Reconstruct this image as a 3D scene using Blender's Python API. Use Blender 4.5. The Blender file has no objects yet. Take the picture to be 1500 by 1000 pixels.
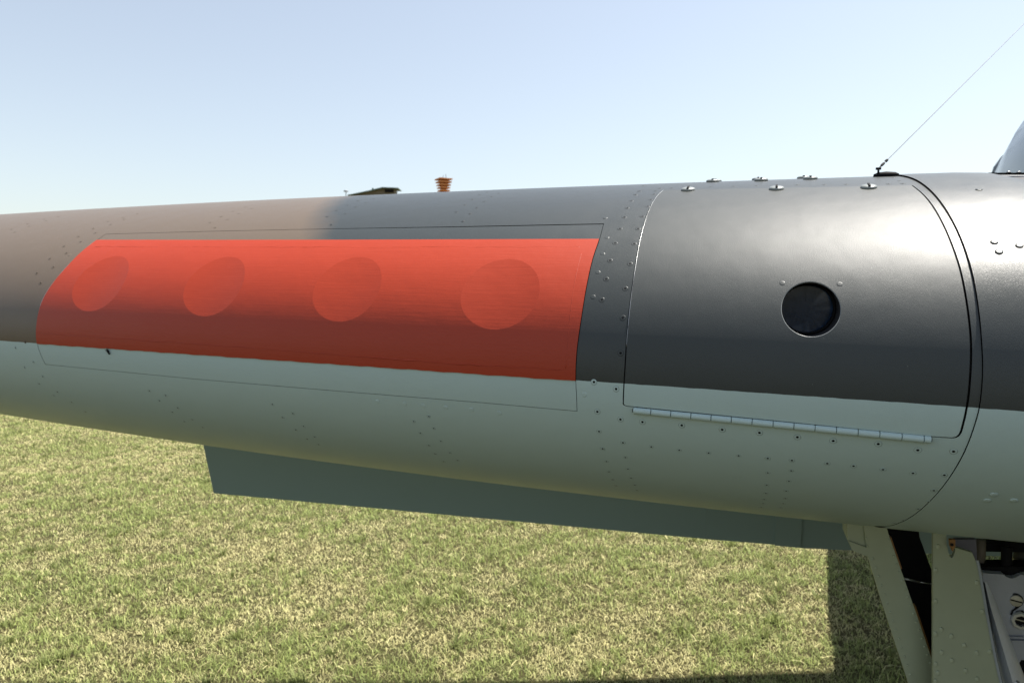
import bpy, math, random
import numpy as np
from mathutils import Vector, Matrix
from mathutils.geometry import delaunay_2d_cdt
random.seed(4); rng = np.random.default_rng(4)
PI = math.pi
scn = bpy.context.scene
col = scn.collection

# ------------------------------------------------------------------ camera, sky, sun, exposure
FPX, HOR, CAMH = 1000.0, 440.0, 1.40            # 24 mm lens on 36 mm, eye 1.4 m above the grass
PITCH = math.atan((500 - HOR) / FPX)
cam_d = bpy.data.cameras.new('camera'); cam = bpy.data.objects.new('camera', cam_d); col.objects.link(cam)
cam_d.sensor_width = 36; cam_d.lens = 24; cam_d.clip_start = .02; cam_d.clip_end = 6000
cam.location = (0, 0, CAMH); cam.rotation_euler = (PI / 2 - PITCH, 0, 0)
cam_d.dof.use_dof = True; cam_d.dof.focus_distance = .72; cam_d.dof.aperture_fstop = 14
scn.camera = cam

SUN_EL, SUN_AZ = math.radians(66.7), math.radians(67.9)     # azimuth clockwise from +Y
SUN = Vector((math.sin(SUN_AZ) * math.cos(SUN_EL), math.cos(SUN_AZ) * math.cos(SUN_EL), math.sin(SUN_EL)))
world = bpy.data.worlds.new('World'); scn.world = world; world.use_nodes = True
wn = world.node_tree; bg = wn.nodes['Background']
sky = wn.nodes.new('ShaderNodeTexSky'); sky.sky_type = 'NISHITA'; sky.sun_disc = False
sky.sun_elevation = SUN_EL; sky.sun_rotation = SUN_AZ
sky.altitude = 3000; sky.air_density = 2.0; sky.dust_density = 10.0; sky.ozone_density = 2.0
bg.inputs['Strength'].default_value = .081
wb = wn.nodes.new('ShaderNodeMix'); wb.data_type = 'RGBA'; wb.blend_type = 'MULTIPLY'; wb.inputs['Factor'].default_value = 1
wb.inputs['B'].default_value = (1.015, 1.0, .985, 1)   # the camera's daylight balance
hz = wn.nodes.new('ShaderNodeHueSaturation'); hz.inputs['Saturation'].default_value = .62   # summer haze
wn.links.new(sky.outputs[0], hz.inputs['Color']); wn.links.new(hz.outputs[0], wb.inputs['A']); wn.links.new(wb.outputs['Result'], bg.inputs['Color'])
sun_d = bpy.data.lights.new('sun', 'SUN'); sun = bpy.data.objects.new('sun', sun_d); col.objects.link(sun)
sun_d.energy = 5.0; sun_d.angle = math.radians(.53); sun_d.color = (1, .95, .87)
sun.rotation_euler = SUN.to_track_quat('Z', 'Y').to_euler(); sun.location = (3, -1, 9)
scn.view_settings.view_transform = 'Standard'; scn.view_settings.look = 'None'
scn.view_settings.exposure = 1.1; scn.view_settings.gamma = 1; scn.view_settings.use_curve_mapping = False

# ------------------------------------------------------------------ helpers
def tag(o, label=None, cat=None, group=None, kind=None):
    if label: o['label'] = label
    if cat: o['category'] = cat
    if group: o['group'] = group
    if kind: o['kind'] = kind
    return o
def link(name, data, parent=None):
    o = bpy.data.objects.new(name, data); col.objects.link(o)
    if parent: o.parent = parent
    return o
def mesh_obj(name, V, Fc, mat, parent=None, smooth=False):
    me = bpy.data.meshes.new(name); me.from_pydata([tuple(v) for v in V], [], [tuple(f) for f in Fc]); me.update()
    for m in (mat if isinstance(mat, (list, tuple)) else [mat]): me.materials.append(m)
    if smooth: me.polygons.foreach_set('use_smooth', [True] * len(me.polygons))
    return link(name, me, parent)
class MB:
    def __init__(s): s.v = []; s.f = []; s.m = []
    def add(s, V, Fc, mi=0):
        b = len(s.v); s.v += [tuple(v) for v in V]; s.f += [tuple(b + i for i in f) for f in Fc]; s.m += [mi] * len(Fc)
    def box(s, c, ax, mi=0):                      # centre, three half axes
        c = np.array(c, float); a, b, d = [np.array(x, float) for x in ax]
        V = [c + i * a + j * b + k * d for k in (-1, 1) for j in (-1, 1) for i in (-1, 1)]
        s.add(V, [(0, 2, 3, 1), (4, 5, 7, 6), (0, 1, 5, 4), (2, 6, 7, 3), (0, 4, 6, 2), (1, 3, 7, 5)], mi)
    def tube(s, P, r, n=8, mi=0, caps=True):
        P = [np.array(p, float) for p in P]; rs = r if isinstance(r, (list, tuple, np.ndarray)) else [r] * len(P)
        V = []
        for i, p in enumerate(P):
            t = P[min(i + 1, len(P) - 1)] - P[max(i - 1, 0)]; t /= np.linalg.norm(t) + 1e-12
            u = np.cross(t, [0, 0, 1.]) if abs(t[2]) < .95 else np.cross(t, [1., 0, 0]); u /= np.linalg.norm(u); w = np.cross(t, u)
            V += [p + rs[i] * (math.cos(2 * PI * k / n) * u + math.sin(2 * PI * k / n) * w) for k in range(n)]
        Fc = [(i * n + k, i * n + (k + 1) % n, (i + 1) * n + (k + 1) % n, (i + 1) * n + k) for i in range(len(P) - 1) for k in range(n)]
        if caps: Fc += [tuple(range(n))[::-1], tuple((len(P) - 1) * n + k for k in range(n))]
        s.add(V, Fc, mi)
    def lathe(s, prof, n=20, M=None, mi=0):       # (radius, height) pairs about z
        V = []; 
        for r, z in prof: V += [Vector((r * math.cos(2 * PI * k / n), r * math.sin(2 * PI * k / n), z)) for k in range(n)]
        if M is not None: V = [M @ v for v in V]
        Fc = [(i * n + k, i * n + (k + 1) % n, (i + 1) * n + (k + 1) % n, (i + 1) * n + k) for i in range(len(prof) - 1) for k in range(n)]
        if prof[0][0] > 1e-6: Fc.append(tuple(range(n))[::-1])
        if prof[-1][0] > 1e-6: Fc.append(tuple((len(prof) - 1) * n + k for k in range(n)))
        s.add(V, Fc, mi)
    def slab(s, poly, back, mi=0):                # polygon of points, thickness vector
        n = len(poly); poly = [np.array(p, float) for p in poly]; back = np.array(back, float)
        s.add(poly + [p + back for p in poly], [tuple(range(n)), tuple(range(2 * n - 1, n - 1, -1))] + [(i, (i + 1) % n, n + (i + 1) % n, n + i)[::-1] for i in range(n)], mi)
    def build(s, name, mat, parent=None, smooth=False, auto=None):
        o = mesh_obj(name, s.v, s.f, mat, parent, smooth); o.data.polygons.foreach_set('material_index', s.m)
        if auto is not None:
            o.data.polygons.foreach_set('use_smooth', [True] * len(o.data.polygons)); o.data.set_sharp_from_angle(angle=math.radians(auto))
        return o
def nrm(v): v = np.array(v, float); return v / np.linalg.norm(v)
def vnoise(x, y, seed=0):
    xi, yi = np.floor(x).astype(np.int64), np.floor(y).astype(np.int64); fx, fy = x - xi, y - yi
    fx, fy = fx * fx * (3 - 2 * fx), fy * fy * (3 - 2 * fy)
    def h(a, b):
        v = np.sin(a * 127.1 + b * 311.7 + seed * 74.7) * 43758.5453; return v - np.floor(v)
    return (h(xi, yi) * (1 - fx) + h(xi + 1, yi) * fx) * (1 - fy) + (h(xi, yi + 1) * (1 - fx) + h(xi + 1, yi + 1) * fx) * fy

# ------------------------------------------------------------------ materials
def new_mat(name):
    m = bpy.data.materials.new(name); m.use_nodes = True; nt = m.node_tree
    return m, nt, nt.nodes['Principled BSDF']
def N(nt, t, **kw):
    n = nt.nodes.new(t)
    for k, v in kw.items():
        if k.startswith('i_'): n.inputs[k[2:].replace('_', ' ')].default_value = v
        else: setattr(n, k, v)
    return n
def math_node(nt, op, a, b=None, c=None, clamp=False):
    n = nt.nodes.new('ShaderNodeMath'); n.operation = op; n.use_clamp = clamp
    for i, v in enumerate((a, b, c)):
        if v is None: continue
        if isinstance(v, (int, float)): n.inputs[i].default_value = v
        else: nt.links.new(v, n.inputs[i])
    return n.outputs[0]
def mix_col(nt, f, a, b, blend='MIX'):
    n = nt.nodes.new('ShaderNodeMix'); n.data_type = 'RGBA'; n.blend_type = blend
    for s, v in ((n.inputs['Factor'], f), (n.inputs['A'], a), (n.inputs['B'], b)):
        if hasattr(v, 'links'): nt.links.new(v, s)
        else: s.default_value = v if isinstance(v, (int, float)) else (*v, 1)
    return n.outputs['Result']
def coords(nt, scale=(1, 1, 1), kind='Object'):
    tc = N(nt, 'ShaderNodeTexCoord'); mp = N(nt, 'ShaderNodeMapping'); mp.inputs['Scale'].default_value = scale
    nt.links.new(tc.outputs[kind], mp.inputs[0]); return mp.outputs[0]
def noise(nt, vec, scale, detail=3, rough=.5):
    n = N(nt, 'ShaderNodeTexNoise'); n.inputs['Scale'].default_value = scale; n.inputs['Detail'].default_value = detail; n.inputs['Roughness'].default_value = rough
    nt.links.new(vec, n.inputs['Vector']); return n.outputs['Fac']
def bump(nt, bs, hs, strength=1.0):               # hs: list of (height socket, distance)
    prev = None
    for h, d in hs:
        b = N(nt, 'ShaderNodeBump'); b.inputs['Strength'].default_value = strength; b.inputs['Distance'].default_value = d
        nt.links.new(h, b.inputs['Height'])
        if prev: nt.links.new(prev, b.inputs['Normal'])
        prev = b.outputs[0]
    nt.links.new(prev, bs.inputs['Normal'])

C_DARK, C_BROWN, C_UNDER = (.039, .045, .045), (.124, .093, .066), (.43, .545, .54)
B0 = B1 = B2 = 0; CA = CB = 0                     # filled in after the wing's geometry
def paint(name, colour=None, rough=.33):
    """satin aircraft paint; without a colour it is the wing's three-colour scheme in span / girth coordinates"""
    m, nt, bs = new_mat(name); v = coords(nt)
    if colour is None:
        uv = N(nt, 'ShaderNodeUVMap', uv_map='st'); sp = N(nt, 'ShaderNodeSeparateXYZ'); nt.links.new(uv.outputs[0], sp.inputs[0])
        s, th = sp.outputs[0], sp.outputs[1]
        line = math_node(nt, 'ADD', math_node(nt, 'MULTIPLY_ADD', s, B1, B0), math_node(nt, 'MULTIPLY', math_node(nt, 'MULTIPLY', s, s), B2))
        wob = math_node(nt, 'MULTIPLY_ADD', noise(nt, v, 60, 3), .006, -.003)
        d = math_node(nt, 'SUBTRACT', math_node(nt, 'ADD', th, wob), line)
        below = math_node(nt, 'LESS_THAN', d, 0)
        cs = math_node(nt, 'MULTIPLY_ADD', th, CB, CA)
        cw = math_node(nt, 'MULTIPLY_ADD', noise(nt, v, 14, 3), .05, -.025)
        brown = math_node(nt, 'MULTIPLY_ADD', math_node(nt, 'ADD', math_node(nt, 'SUBTRACT', cs, s), cw), 18, .5, clamp=True)
        top = mix_col(nt, brown, C_DARK, C_BROWN)
        base = mix_col(nt, below, top, C_UNDER)
    else: base = mix_col(nt, 0.0, colour, colour)
    # wear: soft blotches, a few pale scuffs
    bl = noise(nt, v, 9, 5, .6)
    base = mix_col(nt, math_node(nt, 'MULTIPLY_ADD', bl, .5, -.12, clamp=True), base, (.5, .5, .47), 'SOFT_LIGHT')
    sc = math_node(nt, 'GREATER_THAN', noise(nt, v, 260, 2), .80)
    base = mix_col(nt, math_node(nt, 'MULTIPLY', sc, .35), base, (.35, .36, .34))
    nt.links.new(base, bs.inputs['Base Color'])
    r = math_node(nt, 'MULTIPLY_ADD', noise(nt, v, 30, 4), .08, rough)
    nt.links.new(r, bs.inputs['Roughness']); bs.inputs['Specular IOR Level'].default_value = .37
    bump(nt, bs, [(noise(nt, v, 1500, 2), .00017), (noise(nt, v, 11, 2), .0010), (noise(nt, v, 42, 1), .00022)])
    return m
def plain(name, c, rough=.5, metal=0., bumps=((400, .0001),), var=.25, spec=.5):
    m, nt, bs = new_mat(name); v = coords(nt)
    n = noise(nt, v, 25, 5, .6)
    nt.links.new(mix_col(nt, n, tuple(x * (1 - var) for x in c), tuple(min(1, x * (1 + var)) for x in c)), bs.inputs['Base Color'])
    bs.inputs['Metallic'].default_value = metal; bs.inputs['Specular IOR Level'].default_value = spec
    nt.links.new(math_node(nt, 'MULTIPLY_ADD', noise(nt, v, 60, 3), .2, rough - .1), bs.inputs['Roughness'])
    if bumps: bump(nt, bs, [(noise(nt, v, s, 2), d) for s, d in bumps])
    return m

# ------------------------------------------------------------------ wing geometry
RT = np.array([1., 0, 0]); FW = np.array([0, math.cos(PITCH), -math.sin(PITCH)]); UP = np.array([0, math.sin(PITCH), math.cos(PITCH)])
CAM = np.array([0, 0, CAMH])
def ray(x, y): return ((x - 750) * RT + (500 - y) * UP + FPX * FW) / FPX
def pt(x, y, z): return CAM + ray(x, y) * z       # a place in the world seen in direction x, y at depth z
def proj(P):
    d = np.asarray(P) - CAM; z = d @ FW
    return np.stack([750 + FPX * (d @ RT) / z, 500 - FPX * (d @ UP) / z], -1)
S = -nrm(ray(-2057, 358))                         # along the leading edge, towards the fuselage
KN = .0640338
N0 = CAM + ray(750, 358 + KN * 2807) * .733
F = nrm([1082.85 - 750, FPX, 0]); ZZ = np.array([0, 0, 1.]); L = np.cross(F, ZZ)   # chordwise, up, sideways
THX = 1.0; THM = PI / 2 + THX
def surf(s, th):
    s = np.asarray(s, float)[..., None]; th = np.asarray(th, float)[..., None]; up = th >= 0
    sc = np.clip(s, -1.5, 1.2)
    T = np.where(up, .25098 + .0125238 * sc - .0088656 * sc ** 2, .2178307 + .0076187 * sc - .0204562 * sc ** 2)
    a = np.where(up, .4389545 * (1 + .0767914 * sc), .4013089 * (1 + .2094991 * sc))
    tip = np.sqrt(np.clip(1 - (np.clip(-1.3 - s, 0, None) / 1.36) ** 2, .02, 1)); T = T * tip; a = a * tip
    ch = (2.04 + .37 * sc) * tip
    t = np.abs(th); tc = np.minimum(t, PI / 2); f = np.clip((t - PI / 2) / THX, 0, 1)
    c = a * (1 - np.cos(tc)) + (ch - a) * f; c = c + .25 * (1 - tip)
    h = T * np.sin(tc) * (1 - f ** 1.7 * .98)
    return N0 + s * S + c * F + np.where(up, h, -h) * ZZ
def snorm(s, th):
    e = 1e-4; s = np.asarray(s, float); th = np.asarray(th, float)
    n = np.cross(surf(s, th + e) - surf(s, th - e), surf(s + e, th) - surf(s - e, th))
    n = -n / (np.linalg.norm(n, axis=-1, keepdims=True) + 1e-15)
    return n
_gs, _gt = np.meshgrid(np.linspace(-1.3, .9, 331), np.linspace(-1.9, 1.9, 381), indexing='ij')
_P = surf(_gs, _gt); _n = snorm(_gs, _gt)
if (_n[100, 190] @ F) > 0: SGN = -1
else: SGN = 1
_n *= SGN
_vis = ((CAM - _P) * _n).sum(-1) > 0; _px = proj(_P); _px[~_vis] = 1e6
def nvec(s, th): return snorm(s, th) * SGN
def st(x, y):
    """where on the wing's surface the line of sight x, y lands: (span, girth angle)"""
    d = (_px[..., 0] - x) ** 2 + (_px[..., 1] - y) ** 2; i = np.unravel_index(np.argmin(d), d.shape)
    q = np.array([_gs[i], _gt[i]]); best = q.copy(); bd = d[i]
    for _ in range(6):
        e = 1e-4; p0 = proj(surf(*q)); J = np.stack([(proj(surf(q[0] + e, q[1])) - p0) / e, (proj(surf(q[0], q[1] + e)) - p0) / e], -1)
        r = np.array([x, y]) - p0
        if r @ r < bd: best, bd = q.copy(), r @ r
        try: dq = np.linalg.solve(J, r)
        except np.linalg.LinAlgError: break
        q = q + np.clip(dq, -.03, .03)
    return best
def stl(pts): return np.array([st(*p) for p in pts])
GT = .30                                          # metres per radian, for laying out points evenly

_b = stl([(x, 358 + .0685 * (x + 2057)) for x in np.linspace(5, 1490, 16)])
B2, B1, B0 = [float(v) for v in np.polyfit(_b[:, 0], _b[:, 1], 2)]
_c = stl([(500, 289), (484, 305), (472, 325), (462, 348)])
CB, CA = [float(v) for v in np.polyfit(_c[:, 1], _c[:, 0], 1)]

def inside(poly, x, y):
    r = np.zeros(x.shape, bool); n = len(poly)
    for i in range(n):
        x0, y0 = poly[i]; x1, y1 = poly[(i + 1) % n]
        if y0 == y1: continue
        r ^= ((y0 > y) != (y1 > y)) & (x < (x1 - x0) * (y - y0) / (y1 - y0) + x0)
    return r
def resample(poly, step, closed=True):
    out = []; n = len(poly)
    for i in range(n if closed else n - 1):
        a, b = np.array(poly[i]), np.array(poly[(i + 1) % n]); d = np.linalg.norm((b - a) * [1, GT]); k = max(1, int(math.ceil(d / step)))
        out += [a + (b - a) * j / k for j in range(k)]
    if not closed: out.append(np.array(poly[-1]))
    return np.array(out)
def smooth_curve(P, k=6):                         # Catmull-Rom through a list of points, open
    P = np.array(P, float); Q = np.vstack([2 * P[0] - P[1], P, 2 * P[-1] - P[-2]]); out = []
    for i in range(1, len(Q) - 2):
        for j in range(k):
            t = j / k; p0, p1, p2, p3 = Q[i - 1], Q[i], Q[i + 1], Q[i + 2]
            out.append(.5 * (2 * p1 + (p2 - p0) * t + (2 * p0 - 5 * p1 + 4 * p2 - p3) * t * t + (3 * p1 - p0 - 3 * p2 + p3) * t ** 3))
    out.append(P[-1]); return np.array(out)
def inset(poly, d):
    P = np.array(poly) * [1, GT]; A = .5 * np.sum(P[:, 0] * np.roll(P[:, 1], -1) - np.roll(P[:, 0], -1) * P[:, 1])
    e0 = P - np.roll(P, 1, 0); e1 = np.roll(P, -1, 0) - P
    n0 = np.stack([-e0[:, 1], e0[:, 0]], -1); n0 /= np.linalg.norm(n0, axis=1, keepdims=True) + 1e-12
    n1 = np.stack([-e1[:, 1], e1[:, 0]], -1); n1 /= np.linalg.norm(n1, axis=1, keepdims=True) + 1e-12
    m = n0 + n1; m /= np.maximum((m * n0).sum(1, keepdims=True), .5)
    return (P + m * d * (1 if A > 0 else -1)) / [1, GT]
def skin(name, outer, holes, off, mat, parent, ds, dt, thick=.0022):
    """a sheet of skin cut out of the wing's surface, with real edges"""
    outer = np.array(outer); polys = [outer] + [np.array(h) for h in holes]
    lo, hi = outer.min(0), outer.max(0)
    gs, gt = np.meshgrid(np.arange(lo[0], hi[0], ds), np.arange(lo[1], hi[1], dt), indexing='ij'); gs = gs.ravel(); gt = gt.ravel()
    ok = inside(outer, gs, gt)
    for h in polys[1:]: ok &= ~inside(h, gs, gt)
    allp = np.vstack(polys); g = np.stack([gs[ok], gt[ok]], -1)
    keep = np.ones(len(g), bool); lim = (min(ds, dt * GT) * .45) ** 2
    for k in range(0, len(g), 2000):
        dd = ((g[k:k + 2000, None, :] - allp[None]) * [1, GT]) ** 2; keep[k:k + 2000] = dd.sum(-1).min(1) > lim
    g = g[keep]; edges = []; b = 0
    for q in polys: edges += [(b + i, b + (i + 1) % len(q)) for i in range(len(q))]; b += len(q)
    pts = np.vstack([allp, g])
    r = delaunay_2d_cdt([Vector((p[0], p[1] * GT)) for p in pts], edges, [], 0, 1e-7)
    v = np.array([(q.x, q.y / GT) for q in r[0]]); tr = np.array(r[2]); cen = v[tr].mean(1)
    ok = inside(outer, cen[:, 0], cen[:, 1])
    for h in polys[1:]: ok &= ~inside(h, cen[:, 0], cen[:, 1])
    tr = tr[ok]; n = nvec(v[:, 0], v[:, 1]); o = off(v[:, 0], v[:, 1])[:, None] if callable(off) else off
    P = surf(v[:, 0], v[:, 1]) + n * o
    fn = np.cross(P[tr[:, 1]] - P[tr[:, 0]], P[tr[:, 2]] - P[tr[:, 0]]); fl = (fn * n[tr[:, 0]]).sum(1) < 0; tr[fl] = tr[fl][:, ::-1]
    if callable(off):                             # normals of the offset surface itself
        e = 2e-3; A = lambda ss, tt: surf(ss, tt) + nvec(ss, tt) * off(ss, tt)[:, None]
        nn = np.cross(A(v[:, 0], v[:, 1] + e) - A(v[:, 0], v[:, 1] - e), A(v[:, 0] + e, v[:, 1]) - A(v[:, 0] - e, v[:, 1])); nn /= np.linalg.norm(nn, axis=1, keepdims=True) + 1e-15
        nn *= np.sign((nn * n).sum(1, keepdims=True)); n = nn
    cnt = {}
    for a, b_, c in tr:
        for e in ((a, b_), (b_, c), (c, a)): cnt[e] = 1
    bd = [(a, b_) for (a, b_) in cnt if (b_, a) not in cnt]
    nv = len(P); V = [P, ]; faces = [tuple(t) for t in tr]; ln = [n[i] for t in tr for i in t]; uvs = [v[i] for t in tr for i in t]
    ext = []; 
    for a, b_ in bd:
        k = nv + len(ext); ext += [P[a], P[b_], P[b_] - n[b_] * thick, P[a] - n[a] * thick]
        fnn = np.cross(ext[-4] - ext[-3], ext[-2] - ext[-3]); fnn = fnn / (np.linalg.norm(fnn) + 1e-15)
        faces.append((k + 1, k, k + 3, k + 2)); ln += [-fnn] * 4; uvs += [v[b_], v[a], v[a], v[b_]]
    V = np.vstack([P] + ([np.array(ext)] if ext else []))
    o_ = mesh_obj(name, V, faces, mat, parent, True); me = o_.data
    uv = me.uv_layers.new(name='st'); uv.data.foreach_set('uv', np.array(uvs, np.float32).ravel())
    me.normals_split_custom_set([tuple(x) for x in ln])
    return o_

M_SKIN = paint('wing_paint'); M_HATCH = paint('hatch_paint', None, .43); M_PD = paint('dark_grey_paint', C_DARK); M_PB = paint('brown_paint', C_BROWN); M_PU = paint('underside_paint', C_UNDER)
M_BLACK = plain('black_recess', (.008, .008, .009), .7, var=.3, spec=.12); M_PRIMER = plain('dark_primer', (.02, .02, .022), .7)
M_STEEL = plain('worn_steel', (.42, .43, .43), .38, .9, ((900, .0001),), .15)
M_GREYMETAL = plain('grey_cast_metal', (.40, .42, .47), .5, .1, ((300, .0003), (1200, .0001)), .2)
M_RUBBER = plain('tyre_rubber', (.02, .02, .02), .8)
M_ORANGE = plain('primer_edge', (.28, .14, .05), .6)

air = bpy.data.objects.new('aircraft', None); col.objects.link(air)
tag(air, 'grey and brown camouflaged fighter aircraft with red fabric over its wing gun ports', 'aircraft')
ROOT = Vector((1.3, 1.2, 0)); air.location = ROOT
_p0 = len(bpy.data.objects)

# outlines, as (span, girth)
gp_left = [(155, 343), (138, 354.8), (116.4, 372.3), (99.6, 389.6), (82.8, 408.8), (68.4, 429.2), (60, 447), (54.6, 471), (53.3, 488), (54.7, 502.5), (58.8, 517), (66.5, 533.5)]
gp_right = [(845.3, 602), (844.6, 580), (843.5, 556.7), (845, 516.7), (851.7, 466.7), (860, 416.7), (868.3, 380), (878.3, 350), (884.3, 327.7)]
gl, gr = smooth_curve(stl(gp_left)), smooth_curve(stl(gp_right))
g_bot = stl([(66.5, 533.5), (283, 554.7), (500, 573), (700, 589), (845.3, 602)]); g_top = stl([(884.3, 327.7), (670, 332), (450, 335.8), (300, 339), (155, 343)])
GUN = np.vstack([gl[:-1], resample(g_bot, .01, False)[:-1], gr[:-1], resample(g_top, .01, False)[:-1]])
ha_left = [(971.3, 279), (959.7, 290.7), (950, 309), (943, 330), (936, 358), (930.5, 391), (925, 428), (921, 463), (917.7, 500), (916, 530), (914, 563), (913, 589), (914.2, 592.5), (918, 594.5)]
ha_bot = [(918, 594.5), (1150, 617.5), (1363.5, 639), (1395, 641)]
ha_right = [(1395, 641), (1402, 639.5), (1407.5, 633.4), (1411.5, 620), (1415.5, 602.6), (1419.8, 574), (1423, 519), (1421.8, 486), (1413.7, 426), (1406.7, 393.7), (1395, 358.7), (1383, 330.7), (1360, 293), (1336.7, 272)]
hl, hr = smooth_curve(stl(ha_left), 4), smooth_curve(stl(ha_right), 4)
HATCH = np.vstack([hl[:-1], resample(stl(ha_bot), .01, False)[:-1], hr[:-1], resample(np.array([hr[-1], hl[0]]), .01, False)[:-1]])
se = smooth_curve(stl([(1313, 257.9), (1336.7, 263), (1360, 278), (1383, 305), (1406.7, 349), (1423, 398), (1430, 433), (1437.5, 500), (1439, 545), (1434.5, 595), (1428, 620), (1413, 660), (1390, 700), (1350, 745), (1300, 770.5)]), 4)
SEAM = np.vstack([[[se[0, 0], THM], [se[0, 0], (se[0, 1] + THM) / 2]], se, [[se[-1, 0], -2.0], [se[-1, 0], -THM]]])
PR = []                                           # the four gun ports: round tunnels running chordwise into the nose
def port(cx, cy, r, n=64, grow=0.0, wide=1.0):
    s0, t0 = st(cx, cy); P0 = surf(s0, t0); out = []
    for k in range(n):
        f = 2 * PI * k / n; ds_ = (r + grow) * wide * math.cos(f) / (S @ L); s1 = s0 + ds_; hh = P0[2] + (r + grow) * math.sin(f); t1 = t0
        for _ in range(12):
            e = 1e-4; z0 = surf(s1, t1)[2]; dz = (surf(s1, t1 + e)[2] - z0) / e; t1 += float(np.clip((hh - z0) / dz, -.2, .2))
        out.append((s1, t1))
    return np.array(out)
PORT_C = [(146, 415), (313, 419), (508, 423), (732, 430)]
PORT_R = [.0392] * 4
PORTS = [port(x, y, r, wide=1.17) for (x, y), r in zip(PORT_C, PORT_R)]
HOLE_C, HOLE_R = (1187.5, 452.5), .0262
HOLE = port(*HOLE_C, HOLE_R, 72)
# ------------------------------------------------------------------ wing skins
out_l = [(-2.62, t) for t in np.linspace(-THM, THM, 40)]
main = np.vstack([np.array(out_l), resample(np.array([(-2.62, THM), (SEAM[0, 0] - .0003, THM)]), .06, False)[1:-1], SEAM - [.0003, 0], resample(np.array([(SEAM[-1, 0], -THM), (-2.62, -THM)]), .06, False)[1:-1]])
wing_skin = skin('wing_skin', main, [inset(GUN, -.0003), inset(HATCH, -.0006)], 0.0, M_SKIN, air, .03, .055)
def bulge(s, th):
    u = np.clip((th - .0) / .5, 0, 1); u = u * u * (3 - 2 * u)
    dr = np.clip((s - .500) / .09, 0, 1); dr = dr * dr * (3 - 2 * dr); tp = np.clip((th - .7) / .4, 0, 1)
    nose = np.clip((th + .55) / .45, 0, 1); nose = nose * nose * (3 - 2 * nose)
    return .0003 + .0011 * nose + .0005 * u - .0175 * dr * tp
inner = np.vstack([SEAM + [.0002, 0], resample(np.array([(SEAM[-1, 0], -THM), (1.75, -THM)]), .06, False)[1:], [(1.75, t) for t in np.linspace(-THM, THM, 40)][1:-1], resample(np.array([(1.75, THM), (SEAM[0, 0], THM)]), .06, False)[:-1]])
inner_skin = skin('inboard_wing_skin', inner, [], bulge, M_SKIN, air, .03, .05, .006)
core = np.array([(-2.5, -2.3), (-2.5, 2.3), (1.7, 2.3), (1.7, -2.3)])
skin('inner_structure', resample(core, .06), [inset(p, -.003) for p in PORTS] + [inset(HOLE, -.002)], -.006, M_PRIMER, air, .05, .08)
GI = inset(GUN, .0003); GI[:, 1] -= .003 * (GI[:, 1] > np.interp(GI[:, 0], g_top[::-1, 0], g_top[::-1, 1]) - .006) * np.clip((GI[:, 0] + .35) / .3, 0, 1)
gun_panel = skin('gun_panel', GI, PORTS, -.0001, M_SKIN, air, .014, .04)
HI = inset(HATCH, .0007); HI[:, 0] -= .0006 * (HI[:, 0] > HI[:, 0].max() - .035)
hatch = skin('access_hatch', HI, [HOLE], .0004, M_HATCH, air, .012, .03)
hatch['label'] = 'dark grey access hatch with round glazed port and piano hinge'
# the red doped fabric over the gun ports
def red_fabric():
    m, nt, bs = new_mat('red_doped_fabric'); uv = N(nt, 'ShaderNodeUVMap', uv_map='st')
    mp = N(nt, 'ShaderNodeMapping'); mp.inputs['Scale'].default_value = (10, 60, 1); nt.links.new(uv.outputs[0], mp.inputs[0])
    mp2 = N(nt, 'ShaderNodeMapping'); mp2.inputs['Scale'].default_value = (40, 160, 1); nt.links.new(uv.outputs[0], mp2.inputs[0])
    st1, st2, v = noise(nt, mp.outputs[0], 1.6, 4, .6), noise(nt, mp2.outputs[0], 2.2, 3, .6), coords(nt)
    c = mix_col(nt, st1, (.355, .036, .011), (.375, .040, .013))
    c = mix_col(nt, math_node(nt, 'MULTIPLY', noise(nt, v, 18, 4), .35), c, (.31, .033, .011))
    nt.links.new(c, bs.inputs['Base Color'])
    nt.links.new(math_node(nt, 'MULTIPLY_ADD', st2, .16, .36), bs.inputs['Roughness']); bs.inputs['Specular IOR Level'].default_value = .34
    bump(nt, bs, [(st1, .00015), (st2, .00007), (noise(nt, v, 900, 2), .00006), (noise(nt, v, 35, 2), .0005)])
    return m
M_RED = red_fabric()
def bline(s): return B0 + B1 * s + B2 * s * s
r_top = stl([(877.9, 350.6), (700, 351.2), (500, 351.8), (300, 352), (142.5, 351.8)])
t_lim = np.interp(np.array(GUN)[:, 0], r_top[::-1, 0], r_top[::-1, 1])
rl = np.array([q for q in gl if q[1] < np.interp(q[0], r_top[::-1, 0], r_top[::-1, 1]) - .004 and q[1] > bline(q[0]) + .004])
rr = np.array([q for q in gr if q[1] < np.interp(q[0], r_top[::-1, 0], r_top[::-1, 1]) - .004 and q[1] > bline(q[0]) + .004])
sL, sR = rl[-1, 0], rr[0, 0]
red_low = np.array([(s_, bline(s_) - .004 + .0022 * math.sin(s_ * 170) * math.sin(s_ * 61)) for s_ in np.linspace(sL, sR, 90)])
RED = np.vstack([rl, red_low, rr, resample(r_top, .01, False)])
patch = skin('fabric_patch', inset(RED, .0002), PORTS, .0009, M_RED, air, .009, .026, .0008)
patch['label'] = 'red doped fabric patch over four round gun ports'
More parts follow.
